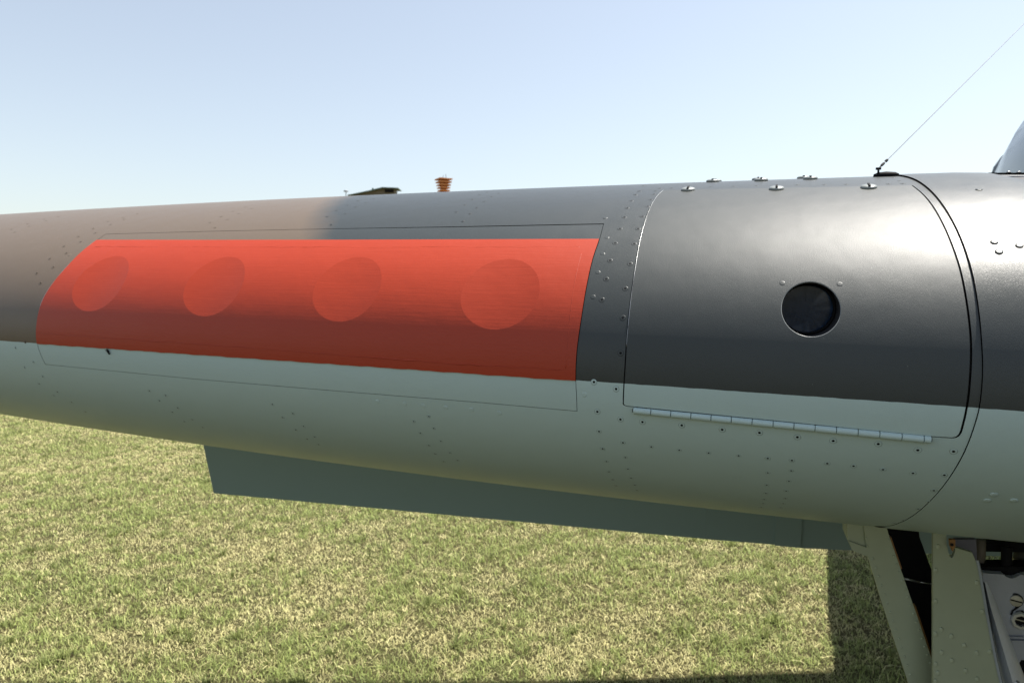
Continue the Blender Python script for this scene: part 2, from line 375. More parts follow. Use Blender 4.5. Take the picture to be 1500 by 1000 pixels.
for P in PORTS:                                   # taut fabric: spans each port, flatter than the nose around it
    bp = surf(P[:, 0], P[:, 1]) + nvec(P[:, 0], P[:, 1]) * .0009; n = len(P); V = []; U = []
    rad = np.concatenate([np.linspace(0, .9, 10), [.95, .98, 1]])
    ph = 2 * PI * np.arange(n) / n
    for r in rad:
        for k in range(n):
            if r > .999: V.append(bp[k]); U.append(P[k]); continue
            w = (1 - r * r) / (1 - 2 * r * np.cos(ph[k] - ph) + r * r); w /= w.sum(); V.append(w @ bp); U.append(w @ P)
    Fc = [(i * n + k, i * n + (k + 1) % n, (i + 1) * n + (k + 1) % n, (i + 1) * n + k) for i in range(1, len(rad) - 1) for k in range(n)]
    Fc = [tuple(n + k for k in range(n))[::-1]] + Fc
    o = mesh_obj('port_cover', V, Fc, M_RED, patch, True)
    uv = o.data.uv_layers.new(name='st'); uv.data.foreach_set('uv', np.array([U[l.vertex_index] for l in o.data.loops], np.float32).ravel())
# doubled edges of the fabric: thin uneven ridges
def ridge(pts, r, seed):
    q = resample(stl(pts), .0025, False); k = np.arange(len(q)); w = .4 + .9 * vnoise(k * .35, k * 0. + 3, seed) * vnoise(k * .06, k * 0. + 9, seed + 1)
    dz = (vnoise(k * .2, k * 0., seed + 5) - .5) * .006
    P = surf(q[:, 0], q[:, 1] + dz) + nvec(q[:, 0], q[:, 1]) * .0008
    b = MB(); b.tube(P, list(r * w), 6); return b.build('fabric_seam', M_RED, patch, True)
ridge([(140, 362), (300, 362.5), (500, 363), (700, 363), (850, 362.5)], .00032, 1)
ridge([(62, 488), (200, 497.5), (350, 508), (500, 520), (660, 532), (825, 541)], .0008, 3)
ridge([(852, 372), (841, 420), (834, 480), (829, 540)], .0004, 6)
def edge_highlight(pts, r_, par, mat, seed):             # added pale bead: sunlit edge highlight modelled as steel
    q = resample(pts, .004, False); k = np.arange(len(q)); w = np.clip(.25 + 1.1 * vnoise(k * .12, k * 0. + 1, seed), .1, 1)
    b = MB(); b.tube(surf(q[:, 0], q[:, 1]) + nvec(q[:, 0], q[:, 1]) * .0004, list(r_ * w), 6); return b.build('edge_highlight', mat, par, True)
edge_highlight(hl[:34] + [.0004, 0], .00028, hatch, M_STEEL, 2); edge_highlight(gl[7:40] - [.0001, 0], .0006, gun_panel, M_STEEL, 5)
# round port: tunnel, glass, bezel ring
hs, ht = st(*HOLE_C); hc = surf(hs, ht); hp = surf(HOLE[:, 0], HOLE[:, 1]); b = MB(); n = len(HOLE)
DEP = .040; back = [p + F * (DEP + 0.0 - (p - hc) @ F) for p in hp]
rim = [p - nvec(*q) * .0004 for p, q in zip(hp, HOLE)]
b.add(rim + back, [(k, (k + 1) % n, n + (k + 1) % n, n + k) for k in range(n)]); b.build('port_tunnel', M_PRIMER, hatch, True)
b = MB(); b.tube(np.vstack([rim, rim[:1]]), .0006, 6, caps=False); b.build('port_rim', plain('rim_grey', (.20, .215, .22), .35), hatch, True)  # thin ring of paler grey around the port mouth
b = MB(); cc = hc + F * (DEP - .001); M_ = Matrix((L, ZZ, -F)).transposed().to_4x4(); M_.translation = Vector(cc)
b.lathe([(0, 0), (HOLE_R * .99, 0)], 48, M_); 
m, nt, bs = new_mat('dark_port_glass'); bs.inputs['Base Color'].default_value = (.018, .050, .115, 1); bs.inputs['Roughness'].default_value = .12
b.build('port_glass', m, hatch)
b = MB(); M2 = M_.copy(); M2.translation = Vector(cc - F * .004); b.lathe([(HOLE_R * .99, 0), (HOLE_R * .99, .003), (HOLE_R * .91, .003), (HOLE_R * .90, -.003)], 48, M2); b.f = b.f[:-2]; b.m = b.m[:-2]; b.build('port_bezel', M_BLACK, hatch, True)
# ------------------------------------------------------------------ fasteners on the skin
def frame_at(P, n):
    z = Vector(nrm(n)); x = Vector(nrm(S)); y = z.cross(x).normalized(); x = y.cross(z)
    m = Matrix((x, y, z)).transposed().to_4x4(); m.translation = Vector(P); return m
def ring_mesh(name, paintm, R_):
    b = MB(); b.lathe([(R_, -.0002), (R_ * .97, .00002), (R_ * .80, .00006), (R_ * .52, .00003), (R_ * .38, .00002)], 16); V, Fc = b.v, b.f[:-2]
    b2 = MB(); b2.add(V, Fc, 0); b2.add([(R_ * .42 * math.cos(2 * PI * k / 12), R_ * .42 * math.sin(2 * PI * k / 12), .00009) for k in range(12)], [tuple(range(12))], 1)
    b2.add([(R_ * q * math.cos(2 * PI * k / 16), R_ * q * math.sin(2 * PI * k / 16), .00003) for q in (.99, 1.04) for k in range(16)], [(k, (k + 1) % 16, 16 + (k + 1) % 16, 16 + k)[::-1] for k in range(16)], 1)
    o = b2.build(name, [paintm, M_BLACK], None, True); me = o.data; bpy.data.objects.remove(o); return me
def dome_mesh(name, paintm, R_, h=.00005):
    b = MB(); b.lathe([(R_, -.0002), (R_ * .92, h * .8), (R_ * .6, h), (0, h * 1.1)], 14); o = b.build(name, paintm, None, True); me = o.data; bpy.data.objects.remove(o); return me
PM = {'d': M_PD, 'b': M_PB, 'u': M_PU}
RING = {k: {'L': ring_mesh('rivet', v, .0031), 'M': ring_mesh('rivet', v, .0027), 'S': ring_mesh('rivet', v, .0023)} for k, v in PM.items()}
DOME = {k: dome_mesh('rivet', v, .0029) for k, v in PM.items()}
rivets_d = [(942.6,272.5),(936.8,280),(931,285),(925,294),(919,304.4),(914.6,318),(908,335),(901,356),(893.4,381.4),(888,408.7),(881.5,439),(966.7,276),(960,280),(958,284.6),(953.4,292.3),(948.5,302.3),(941,317),(934.7,335),(928.9,357),(922.8,386.3),(915.8,422.5),(912.3,465.3),(909,517),(870,559.3),
 (902.5,569.5),(875,602.7),(908.8,614),(941,617.8),(998.6,622.7),(1057.9,629),(1112.5,633.5),(1168,640),(1220.5,645.4),(1286.5,650),(1344.4,659),(1396.9,661)]
rivets_m = [(877.5,631.6),(912.5,648),(882.7,656.8),(1124.6,671),(1160,674),(1211.8,678.5),(1250.3,682.2),(1293.5,687.4),(1337.4,692.7),(1383.3,695.5),(1368,718),(984,275.7),(1041,273.9),(1075,273),(1108.5,272),(1168,270.8),(1207.9,270.2),(1239.8,270),(1301.7,269.5),(1322.7,268.8),(1308.7,260),(1318,265),(1027,267.2),
 (115,346.3),(118.3,354),(93.7,360.7),(97.3,370.7),(73,378.7),(78,391.3),(54,400),(59.3,414.3),(136.7,334.7),(139.7,341.3)]
rivets_s = [(954,654),(995,659),(1038,663),(1082,667),(888.5,675.5),(892,690.6),(897.8,702),(902.5,711),(916,669.6),(919.8,686.4),(924.4,699.7),(930,710),(933,717.7),(1124.6,692),(1123,710),(1121.8,721.9),(1119.7,731),(1117.9,737),(1115,742.6),(1159,689),(1155.6,704.4),(1151.7,718.6),(1150.5,729.6),(1147.6,737),(1143.7,743),(1345,745),(1360,735),(1323,761.7),(1310,765.5),
 (628.3,609.7),(606,617),(635.3,627),(615.7,634),(645.7,645.7),(628.3,652),(637.3,664.3),(659,662.7),(649.7,675.7),(670.3,674),(22.7,509),(48.7,529.7),(36,538),(62.7,551.3),(57.3,562),(84,573.7),(79,579),(105,589),(125,602.7),(218.7,572.3),(242.7,579),(233.3,586.7),(260.3,597),(252.3,603.3),(281.7,614.3),(270,617),(296.7,625.7),(399,592),(429,605.3),(414.3,611.3),(444.7,624),(433.3,629.3),(461,639.7),(450,642.7),(466.7,650.7),(37,500.7),
 (17,336),(22,340),(40.7,328),(42.7,331.7),(65,321),(67.7,323.7),(86,317.3),(158,324.7),(161.7,329),(180,318.7),(182,321),(201,313),(307.7,326),(324,317.3),(333.3,321.3),(340.7,309.7),(350,312.7),(360,303.3),(369.3,305.7),(315,333.3),(479,317.3),(493,308.3),(505.7,313),(508.7,300.7),(520.7,303.3),(524,294.3),(536,296.7),(547.7,291.3),(563.7,287),(485,329),(668.7,310.3),(688.3,313),(681,300.3),(698.3,304.3),(692,292),(709.3,295.3),(702.3,285.7),(720,288.3),(730,283.3),(713,281.7),(678,324)]
domes = [(886.6,319),(889,348),(882.7,371.6),(875.7,398.7),(868.7,435),(553,588),(592.7,591.7),(620,594.3),(653,596.7),(691,600),(731,605),(856,577.7),(1146,415),(1230,416.5),(102,373.5)]
def kind_at(s, th): return 'u' if th < bline(s) else ('b' if s < CA + CB * th else 'd')
def fasten(pts, tab, size):
    for x, y in pts:
        s, th = st(x, y); n = nvec(s, th)
        side = inner_skin if x > 1425 - .0 and s > .42 else (hatch if size is None and 1000 < x < 1300 and y < 500 else wing_skin)
        off = float(bulge(np.array([s]), np.array([th]))[0]) if side is inner_skin else (.0004 if side is hatch else 0)
        k = kind_at(s, th); me = tab[k] if size is None else tab[k][size]
        o = link('rivet', me, side); o.matrix_basis = frame_at(surf(s, th) + n * off, n)
fasten(rivets_d, RING, 'L'); fasten(rivets_m, RING, 'M'); fasten(rivets_s, RING, 'S'); fasten(domes, DOME, None)
PAN = {k: {'P': dome_mesh('rivet', v, .0035, .0007)} for k, v in PM.items()}
fasten([(1402,278),(1406.7,282),(1433.5,280.5),(1455.7,356.8),(1462.6,371),(1492.5,362),(1455.7,723.5),(1446,732),(1485,732)], PAN, 'P')
# slotted pan-head studs on top of the wing
b = MB(); b.lathe([(.0085, 0), (.0088, .0012), (.0082, .0026), (.0060, .0035), (0, .0039)], 24); b.box((0, 0, .0036), ((.0012, 0, 0), (0, .0068, 0), (0, 0, .0009)), 1)
so = b.build('stud', [plain('stud_paint', (.20, .215, .205), .35), M_BLACK], None, True); sm = so.data; bpy.data.objects.remove(so)
for x, y in [(1008, 279), (1137.5, 277.5), (1272.5, 275.5), (1044, 266.6), (1115, 265), (1187, 262.6)]:
    s, th = st(x, y); n = nvec(s, th); o = link('stud', sm, air); o.matrix_world = frame_at(surf(s, th), n)
for x, y in [(1046, 266.6), (1112, 265), (1182, 262.6)]:   # their partners just over the crest
    s, th = st(x, y); th += .12; n = nvec(s, th); o = link('stud', sm, air); o.matrix_world = frame_at(surf(s, th), n)
# piano hinge under the hatch
hinge = link('hinge', None, air)
kx = [928, 954, 983, 1012.4, 1041.8, 1071.4, 1101.7, 1132.3, 1162.7, 1193.5, 1224.7, 1256.4, 1287.9, 1320.3, 1352.5, 1363.5]
def hp_(x): 
    y = 600.2 + (x - 928) * (643.0 - 600.2) / 435.5; s, th = st(x, y); return surf(s, th) + nvec(s, th) * .0013
for a, c in zip(kx[:-1], kx[1:]):
    A, C_ = hp_(a + .45), hp_(c - .45); b = MB(); d = nrm(C_ - A)
    b.tube([A, A + d * .0004, C_ - d * .0004, C_], [.0030, .0034, .0034, .0030], 14); b.build('hinge_knuckle', M_PU, hinge, auto=40)
b = MB(); b.tube([hp_(927) - 0, hp_(1364.5)], .0019, 10); b.build('hinge_pin', M_BLACK, hinge, True)
# aerial lug, shackle and wire
s, th = st(1298, 258.5); n = nvec(s, th); lugm = frame_at(surf(s, th) + n * .000, n)
b = MB(); M3 = lugm @ Matrix.Diagonal((1, .45, 1, 1)); b.lathe([(.015, -.001), (.0145, .003), (.010, .0052), (0, .0062)], 24, M3); lug = b.build('aerial_lug', M_BLACK, air, True)
A0 = pt(1286.5, 257, (surf(s, th) - CAM) @ FW); A1 = A0 + ZZ * .0085; WZ = (A1 - CAM) @ FW
b = MB(); b.tube([A0, A1], .0013, 8); b.tube([A1 - L * .003, A1 + L * .003], .0016, 8); b.build('lug_pin', M_BLACK, lug, True)
MAST = pt(1690, -154, 2.3); dirw = nrm(MAST - A1)
b = MB(); b.tube([A1, A1 + dirw * .012], .0008, 6); b.tube([A1 + dirw * .009, A1 + dirw * .011, A1 + dirw * .019, A1 + dirw * .021], [.0008, .0016, .0016, .0006], 8); b.build('shackle', M_BLACK, lug, True)
b = MB(); b.tube([A1 + dirw * .024, A1 + dirw * .026, A1 + dirw * .031, A1 + dirw * .033], [.0006, .0017, .0017, .0006], 8); b.build('insulator', M_BLACK, lug, True)
b = MB(); b.tube([A1 + dirw * .012, MAST], .0007, 6); b.build('aerial_wire', plain('wire_grey', (.24, .26, .28), .5), air)
# ------------------------------------------------------------------ fuselage, canopy, fin
FC = np.array([MAST[0], MAST[1], 0]) + F * 0.0
def fus_ring(c, hw, zt, zb, n=32):
    if c > 0: zt -= .15 * c; zb -= .12 * c
    cz = (zt + zb) / 2; hh = (zt - zb) / 2
    return [FC + F * c + L * hw * math.cos(2 * PI * k / n) + ZZ * (cz + hh * math.sin(2 * PI * k / n)) for k in range(n)]
secs = [(-3.2, .18, 1.55, 1.15), (-3.0, .34, 1.75, .95), (-2.2, .44, 1.92, .82), (-1.2, .46, 2.0, .80), (-.2, .46, 2.04, .85), (.8, .42, 2.02, .92), (1.8, .34, 1.96, 1.04), (3.0, .23, 1.9, 1.2), (4.2, .12, 1.85, 1.4), (4.7, .04, 1.8, 1.55)]
V = []; n = 32
for q in secs: V += fus_ring(*q)
Fc = [(i * n + k, i * n + (k + 1) % n, (i + 1) * n + (k + 1) % n, (i + 1) * n + k)[::-1] for i in range(len(secs) - 1) for k in range(n)] + [tuple(range(n)), tuple((len(secs) - 1) * n + k for k in range(n))[::-1]]
fus = mesh_obj('fuselage', V, Fc, M_PD, air, True)
m, nt, bs = new_mat('canopy_perspex'); bs.inputs['Base Color'].default_value = (.17, .21, .26, 1); bs.inputs['Roughness'].default_value = .18; bs.inputs['Specular IOR Level'].default_value = .6
M_CAN = m; M_FR = plain('frame_grey', (.22, .25, .28), .4)
can = [(-1.0, .05, 2.02), (-.8, .26, 2.16), (-.3, .31, 2.27), (.2, .30, 2.24), (.6, .24, 2.12), (.9, .12, 2.02)]
V = []; n = 20
for c, hw, zt in can: V += [FC + F * c + L * hw * math.cos(PI * k / (n - 1)) * 1.15 + ZZ * (1.80 + (zt - 1.80) * math.sin(PI * k / (n - 1)) ** .8) for k in range(n)]
Fc = [(i * n + k, i * n + k + 1, (i + 1) * n + k + 1, (i + 1) * n + k)[::-1] for i in range(len(can) - 1) for k in range(n - 1)]
canopy = mesh_obj('canopy', V, Fc, M_CAN, air, True)
for i in (2, 4):
    c, hw, zt = can[i]; b = MB(); b.tube([FC + F * c + L * hw * math.cos(PI * k / 19) * 1.16 + ZZ * (1.80 + (zt - 1.796) * math.sin(PI * k / 19) ** .8) for k in range(20)], .010, 6); b.build('canopy_frame', M_FR, canopy, True)
b = MB(); b.tube([FC + ZZ * 2.2, MAST - F * .0], [.018, .008], 10); b.build('aerial_mast', M_PD, air, True)
b = MB(); b.slab([FC + F * c + ZZ * z + L * .02 for c, z in ((3.3, 1.3), (3.8, 1.95), (4.2, 2.2), (4.75, 2.1), (4.8, .95))], -L * .04); b.build('tail_fin', M_PD, air)
qs, qt = np.meshgrid(np.linspace(-2.6, 1.7, 30), np.linspace(-THM, THM, 40), indexing='ij'); Q = surf(qs, qt); Q = Q - 2 * ((Q - FC) @ L)[..., None] * L
mesh_obj('far_wing', Q.reshape(-1, 3), [(i * 40 + j, i * 40 + j + 1, (i + 1) * 40 + j + 1, (i + 1) * 40 + j) for i in range(29) for j in range(39)], M_PU, air, True)
for sg in (-1, 1):
    b = MB(); b.slab([FC + F * c + L * sg * x + ZZ * 1.2 for c, x in ((3.5, .12), (3.9, 1.5), (4.5, 1.5), (4.6, .1))], ZZ * .05); b.build('tailplane', M_PU, air)
b = MB(); b.slab([FC + L * x + ZZ * z + F * 1.0 for x, z in ((-.30, .95), (-.34, .62), (-.26, .52), (.26, .52), (.34, .62), (.30, .95))][::-1], F * 1.5); b.build('belly_shade_box', M_PU, air)  # unseen box added under the belly to shade the grass behind the gear
# dark strip with bolts on the wing root, seen over the crest
b = MB(); zz = 1.05
b.box(pt(1495, 254.6, zz), ((.052, 0, 0), (0, .004, 0), (0, 0, .0009))); strip = b.build('root_strip', M_BLACK, air)
for x in (1477, 1492):
    b = MB(); b.lathe([(.0035, 0), (.003, .002), (0, .0028)], 10, Matrix.Translation(Vector(pt(x, 253.4, zz - .004)))); b.build('bolt', M_STEEL, strip, True)
b = MB(); b.slab([pt(1440, 257, 1.0), pt(1462, 256, 1.06), pt(1560, 256, 1.06), pt(1560, 285, .98), pt(1440, 285, .98)], F * .03); b.build('root_fillet', M_PD, air)
# ------------------------------------------------------------------ flap below the trailing edge
def fz(x): return 8790 / (x + 3754)
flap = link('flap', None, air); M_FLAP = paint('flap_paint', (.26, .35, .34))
def flap_piece(x0, y0, x1, y1, up=.36, dz=0.0):
    A, C_ = pt(x0, y0, fz(x0) + dz), pt(x1, y1, fz(x1) + dz); u = ZZ * up - F * .085
    b = MB(); b.slab([A, C_, C_ + u, A + u], F * .012); return b.build('flap_panel', M_FLAP, flap)
flap_piece(313, 722, 1034.8, 789); flap_piece(1035.0, 789.2, 1135, 797.2); flap_piece(1135.0, 798.6, 1173, 802, dz=-.006); flap_piece(1173, 802.3, 1270.5, 806.5, dz=.0); flap_piece(1270.6, 806.5, 1540, 817)
# ------------------------------------------------------------------ undercarriage
def zplane(z0, slope=0.0): return lambda x: z0 + slope * (x - 1366)
def sheet(name, poly, zf, back, mat, parent, auto=None):
    b = MB(); b.slab([pt(x, y, zf(x)) for x, y in poly], np.array(back)); return b.build(name, mat, parent)
M_DOOR = plain('gear_door_paint', (.36, .40, .285), .5, 0, ((1500, .0001), (14, .001)), .08)
zA = zplane(.98); zB = zplane(.94)
gd1 = sheet('gear_door', [(1272, 815), (1266, 775), (1263, 735), (1288, 735), (1302, 783), (1340, 892), (1366.5, 970), (1400, 1075), (1450, 1240), (1392, 1240), (1331, 1000), (1290, 875)], zA, F * .012, M_DOOR, air)
gd1['label'] = 'slanting olive grey undercarriage fairing beside the black strut'
b = MB(); b.slab([pt(x, y, .985) for x, y in [(1241, 740), (1241.5, 790), (1247.5, 804), (1273, 815), (1268, 790), (1264, 740)]], F * .05); b.slab([pt(x, y, .9845) for x, y in [(1242.5, 790.5), (1247.5, 804), (1273, 814.5), (1271, 801)]], -F * .004); b.build('hinge_fairing', M_DOOR, air)
gd2 = sheet('gear_door', [(1367, 790), (1367, 1010), (1366, 1240), (1515, 1240), (1466, 1005), (1462, 990), (1455, 957), (1443.5, 897), (1437, 855), (1432, 828), (1424, 809), (1411, 805), (1399.5, 801.5), (1399, 808), (1396.5, 815), (1394, 817), (1391, 814), (1388.5, 806), (1386.5, 795), (1386, 775), (1367, 775)], zB, F * .008, M_DOOR, air)
gd2['label'] = 'broad olive grey undercarriage door with a notch at its top'
b = MB(); fl = [(1430, 820), (1433, 832), (1437.5, 858), (1444, 897), (1455.5, 957), (1462.5, 990), (1466.5, 1005), (1490, 1110)]
b.add([pt(x - .5, y, zB(x) - .001) for x, y in fl] + [pt(x + 3.2, y, zB(x) - .001) for x, y in fl] + [pt(x + 4.2, y, zB(x) + .03) for x, y in fl], [(i, i + 1, 9 + i, 8 + i) for i in range(7)] + [(8 + i, 9 + i, 17 + i, 16 + i) for i in range(7)]); b.build('door_flange', plain('flange_grey', (.33, .37, .40), .4), gd2)
drv = dome_mesh('rivet', M_DOOR, .0029, .0013)
def door_rivets(pts, zf, par, sc=1.0):
    for x, y in pts:
        o = link('rivet', drv, par); m4 = Matrix((L, ZZ, -F)).transposed().to_4x4(); m4.translation = Vector(pt(x, y, zf(x))); o.matrix_basis = m4 @ Matrix.Diagonal((sc, sc * 1.25, 1, 1))
door_rivets([(1430.5, 853), (1438, 895), (1449.5, 954), (1378.5, 921.5), (1393.5, 931), (1412, 944.5), (1430.5, 956), (1379, 955), (1394, 966.5), (1414, 981.5), (1431, 994), (1374, 800), (1370, 835), (1370, 880), (1370, 928), (1370, 972), (1373.5, 985), (1370, 997)], zB, gd2)
door_rivets([(1270 + .322 * (y - 800) + 3, y) for y in range(792, 1000, 13) if y > 815] + [(1268.5, 788), (1270.5, 800)], zA, gd1, .55)
door_rivets([(1302 + .343 * (y - 783) - 3.5, y) for y in range(790, 1000, 12)], zA, gd1, .55)
leg = sheet('gear_leg', [(1296, 735), (1300, 783), (1338, 892), (1366, 975), (1400, 1085), (1420, 1085), (1372, 860), (1366, 838), (1347, 786), (1340, 735)], zplane(1.02), F * .07, M_BLACK, air)
sheet('edge_strip', [(1303.5, 787), (1305.5, 786), (1321.5, 832), (1319, 833.5)], zplane(.988), F * .01, M_ORANGE, leg)
sheet('edge_strip', [(1339.5, 888), (1341.5, 887), (1366.5, 961), (1366, 967)], zplane(.988), F * .01, M_ORANGE, leg)
b = MB(); b.tube([pt(1323, 846.5, 1.0), pt(1347, 852, 1.0)], .0016, 8); b.tube([pt(1347, 852, 1.0), pt(1372, 856, 1.0)], .0008, 8); b.build('brake_pipe', M_STEEL, leg, True)
b = MB(); b.slab([pt(x, y, .93) for x, y in [(1391, 790), (1399.5, 790), (1399.5, 800), (1395.5, 807.5), (1392, 800)]], F * .006); b.lathe([(.0012, 0), (.0020, .0004), (.0022, .001), (0, .0012)], 10, Matrix.Translation(Vector(pt(1394, 797, .929))) @ Matrix((L, ZZ, -F)).transposed().to_4x4(), 1); b.build('door_bracket', [M_ORANGE, M_BLACK], gd2)
sheet('leg_bracket', [(1399, 790), (1430, 790), (1431.5, 824), (1426, 822), (1424, 811), (1417, 805), (1399, 803)], zplane(.985), F * .01, plain('lilac_grey', (.16, .155, .20), .5), leg)
b = MB(); b.tube([pt(1437, 790, 1.03), pt(1437, 806, 1.03), pt(1437, 817, 1.03), pt(1436, 825, 1.03), pt(1434.5, 829, 1.03)], [.0065, .0064, .0058, .0042, .0012], 16); b.build('leg_bumper', plain('buff_rubber', (.13, .11, .085), .7), leg, True)
plate = sheet('gear_plate', [(1440, 839), (1470, 841), (1474, 844.3), (1478.5, 846.3), (1484, 846.6), (1489.5, 844.5), (1494.5, 841.5), (1560, 842), (1560, 930), (1436, 927)], zplane(1.0), F * .02, M_GREYMETAL, air)
b = MB(); b.slab([pt(x, y, 1.0) for x, y in [(1436, 936), (1560, 940), (1560, 968), (1496, 966), (1492, 972), (1480, 968), (1436, 966)]], F * .02); b.build('lower_plate', M_GREYMETAL, plate)
b = MB(); b.slab([pt(x, y, 1.006) for x, y in [(1436, 926), (1560, 929), (1560, 940), (1436, 937)]], F * .02); b.tube([pt(1450, 932, 1.004), pt(1560, 935, 1.004)], .0022, 8); b.build('plate_seam', M_GREYMETAL, plate, auto=30)
b = MB(); b.slab([pt(x, y, 1.05) for x, y in [(1440, 968), (1560, 966), (1560, 1100), (1440, 1100)]], F * .05); b.build('wheel_well_wall', M_BLACK, air)
sheet('cross_bar', [(1434, 829.5), (1560, 830.5), (1560, 843), (1434, 840)], zplane(1.012), F * .03, M_BLACK, plate)
b = MB(); b.tube([pt(1483, 838, 1.01), pt(1483, 838, 1.01) + F * .02], .0092, 20); b.tube([pt(1475, 800, 1.02), pt(1474, 832, 1.02)], .0072, 12); b.build('pivot_post', M_BLACK, plate, auto=40)
sheet('top_bar', [(1400, 795), (1560, 795), (1560, 809), (1443, 807.5), (1400, 806)], zplane(1.04), F * .02, M_BLACK, air)
b = MB(); b.tube([pt(1500, 800, 1.06), pt(1496, 818, 1.06), pt(1500, 834, 1.06)], [.012, .011, .009], 12); b.build('brake_hose', plain('olive_hose', (.045, .04, .022), .7), plate, True)
MF = Matrix((L, ZZ, -F)).transposed().to_4x4()
def on_plate(x, y, d=0.0): m = MF.copy(); m.translation = Vector(pt(x, y, 1.0) - F * d); return m
b = MB(); b.lathe([(.0086, 0), (.0088, .002), (.0080, .0032), (0, .0036)], 24, on_plate(1487.5, 878.5)); b.box(pt(1487.5, 878.5, 1.0) - F * .0036, (L * .0072 + ZZ * -.0012, ZZ * .0009, F * .0006), 1); b.lathe([(.0108, 0), (.0104, .0006), (.0088, .0007)], 24, on_plate(1486.8, 878.8), 1); b.build('screw', [M_STEEL, M_BLACK], plate, auto=40)
b = MB(); b.lathe([(.0150, 0), (.0147, .0007), (.012, .0008)], 6, on_plate(1492, 906.5) @ Matrix.Rotation(.2, 4, 'Z'), 1); b.lathe([(.0132, 0), (.0132, .006), (.0118, .0078), (.0082, .0078), (.0078, .002)], 8, on_plate(1493, 906.5)); b.lathe([(0, .0025), (.0079, .0024)], 20, on_plate(1493, 906.5), 1); b.box(pt(1493, 906.5, 1.0) - F * .003, (L * .0075 + ZZ * -.0012, ZZ * .0008, F * .0005), 2); b.build('nut', [plain('pale_nut', (.5, .51, .50), .4, .5), M_BLACK, M_STEEL], plate, auto=30)
b = MB(); b.tube([pt(1497, 882, .998), pt(1491, 889, .998), pt(1483.5, 894, .998), pt(1481, 900, .998)], .0011, 6); b.build('locking_wire', M_BLACK, plate, True)
rid = [(1442.5, 852), (1449, 880), (1459, 915), (1471, 955), (1487, 1010)]; lf = [(1439, 853), (1444, 885), (1452, 925), (1461, 965), (1472, 1012)]; rt = [(1446, 853), (1460, 883), (1475, 923), (1490, 963), (1510, 1012)]
b = MB(); b.add([pt(x, y, .975) for x, y in lf] + [pt(x, y, .945) for x, y in rid] + [pt((x + x2) / 2 + 1.5, (y + y2) / 2, .951) for (x, y), (x2, y2) in zip(rid, rt)] + [pt(x, y, .985) for x, y in rt], [(r * 5 + i, r * 5 + i + 1, r * 5 + 6 + i, r * 5 + 5 + i) for r in range(3) for i in range(4)] + [(0, 5, 10, 15)]); b.build('strut_fairing', plain('brushed_fairing', (.70, .73, .78), .4, .0, ((300, .0002),), .1), air, auto=50)
b = MB(); b.lathe([(.004, 0), (.0042, .003), (0, .004)], 14, Matrix.Translation(Vector(pt(1488, 999, .95))) @ MF); b.build('fairing_bolt', M_STEEL, air, True)
wc = pt(1440, 1300, 1.02); wc[2] = .33                # main wheel, below the frame
b = MB(); MW = Matrix((F, ZZ, L)).transposed().to_4x4(); MW.translation = Vector(wc)
b.lathe([(.14, -.08), (.27, -.09), (.32, -.05), (.33, 0), (.32, .05), (.27, .09), (.14, .08)], 36, MW); wh = b.build('main_wheel', M_RUBBER, air, True)
b = MB(); b.lathe([(0, -.07), (.15, -.075), (.15, .075), (0, .07)], 28, MW); b.build('wheel_hub', M_GREYMETAL, wh, auto=40)
b = MB(); b.tube([pt(1400, 1050, 1.03), wc + L * .0 + ZZ * .02], .035, 14); b.build('oleo_strut', M_STEEL, air, True)
# shift the parts so the Empty sits at the aircraft's foot
for o in list(air.children): o.matrix_parent_inverse = Matrix.Translation(-ROOT)

# ------------------------------------------------------------------ a fly on the pale strip
s, th = st(160, 515); fm = frame_at(surf(s, th) + nvec(s, th) * .0016, nvec(s, th)); b = MB()
fm = fm @ Matrix.Rotation(math.radians(-60), 4, 'Z')
b.lathe([(0, -.0048), (.0011, -.0038), (.0015, -.001), (.0012, .0012), (.0013, .0022), (.0009, .0036), (0, .0042)], 10, fm @ Matrix.Rotation(PI / 2, 4, 'Y'))
fly = b.build('fly', M_BLACK, None, True); tag(fly, 'small black fly sitting on the pale strip under the red patch', 'insect')
m, nt, bs = new_mat('fly_wing'); bs.inputs['Base Color'].default_value = (.05, .05, .05, 1); bs.inputs['Alpha'].default_value = .45
for sg in (-1, 1):
    b = MB(); b.add([fm @ Vector(v) for v in ((.001, sg * .0005, .0009), (-.003, sg * .0028, .001), (-.0062, sg * .0026, .0008), (-.005, sg * .0006, .0009))], [(0, 1, 2, 3)]); b.build('fly_wing', m, fly)

# ------------------------------------------------------------------ far buildings seen over the wing
M_TW = plain('orange_render', (.60, .23, .07), .7, 0, None, .1); M_TW2 = plain('dark_band', (.10, .07, .06), .7, 0, None, .1)
ZT = 240.0; tc = pt(650, 300, ZT); tw = link('tower', None); tw.location = Vector((tc[0], tc[1], 0)); tag(tw, 'distant orange tower with flared stacked platforms and aerials', 'tower')
def pz(y, z): return CAMH + (ray(750, y) * z)[2]
sc = ZT / FPX; rotM = np.array([[math.cos(.5), -math.sin(.5)], [math.sin(.5), math.cos(.5)]])
def tbox(b, hx, z0, z1, ox=0):
    ax = rotM @ [hx * .72, 0]; ay = rotM @ [0, hx * .72]; b.box((ox, 0, (z0 + z1) / 2), ((ax[0], ax[1], 0), (ay[0], ay[1], 0), (0, 0, (z1 - z0) / 2)))
b = MB(); tbox(b, 4.5 * sc, 0, pz(263.5, ZT)); b.build('shaft', M_TW, tw)
for i, (y, hw) in enumerate([(263.4, 13.4), (267.6, 12.3), (271.8, 11.0), (275.8, 10.0), (280, 9.6), (285, 9.4)]):
    b = MB(); tbox(b, hw * sc * 1.03, pz(y + .8, ZT), pz(y - .8, ZT)); b.build('platform', M_TW, tw)
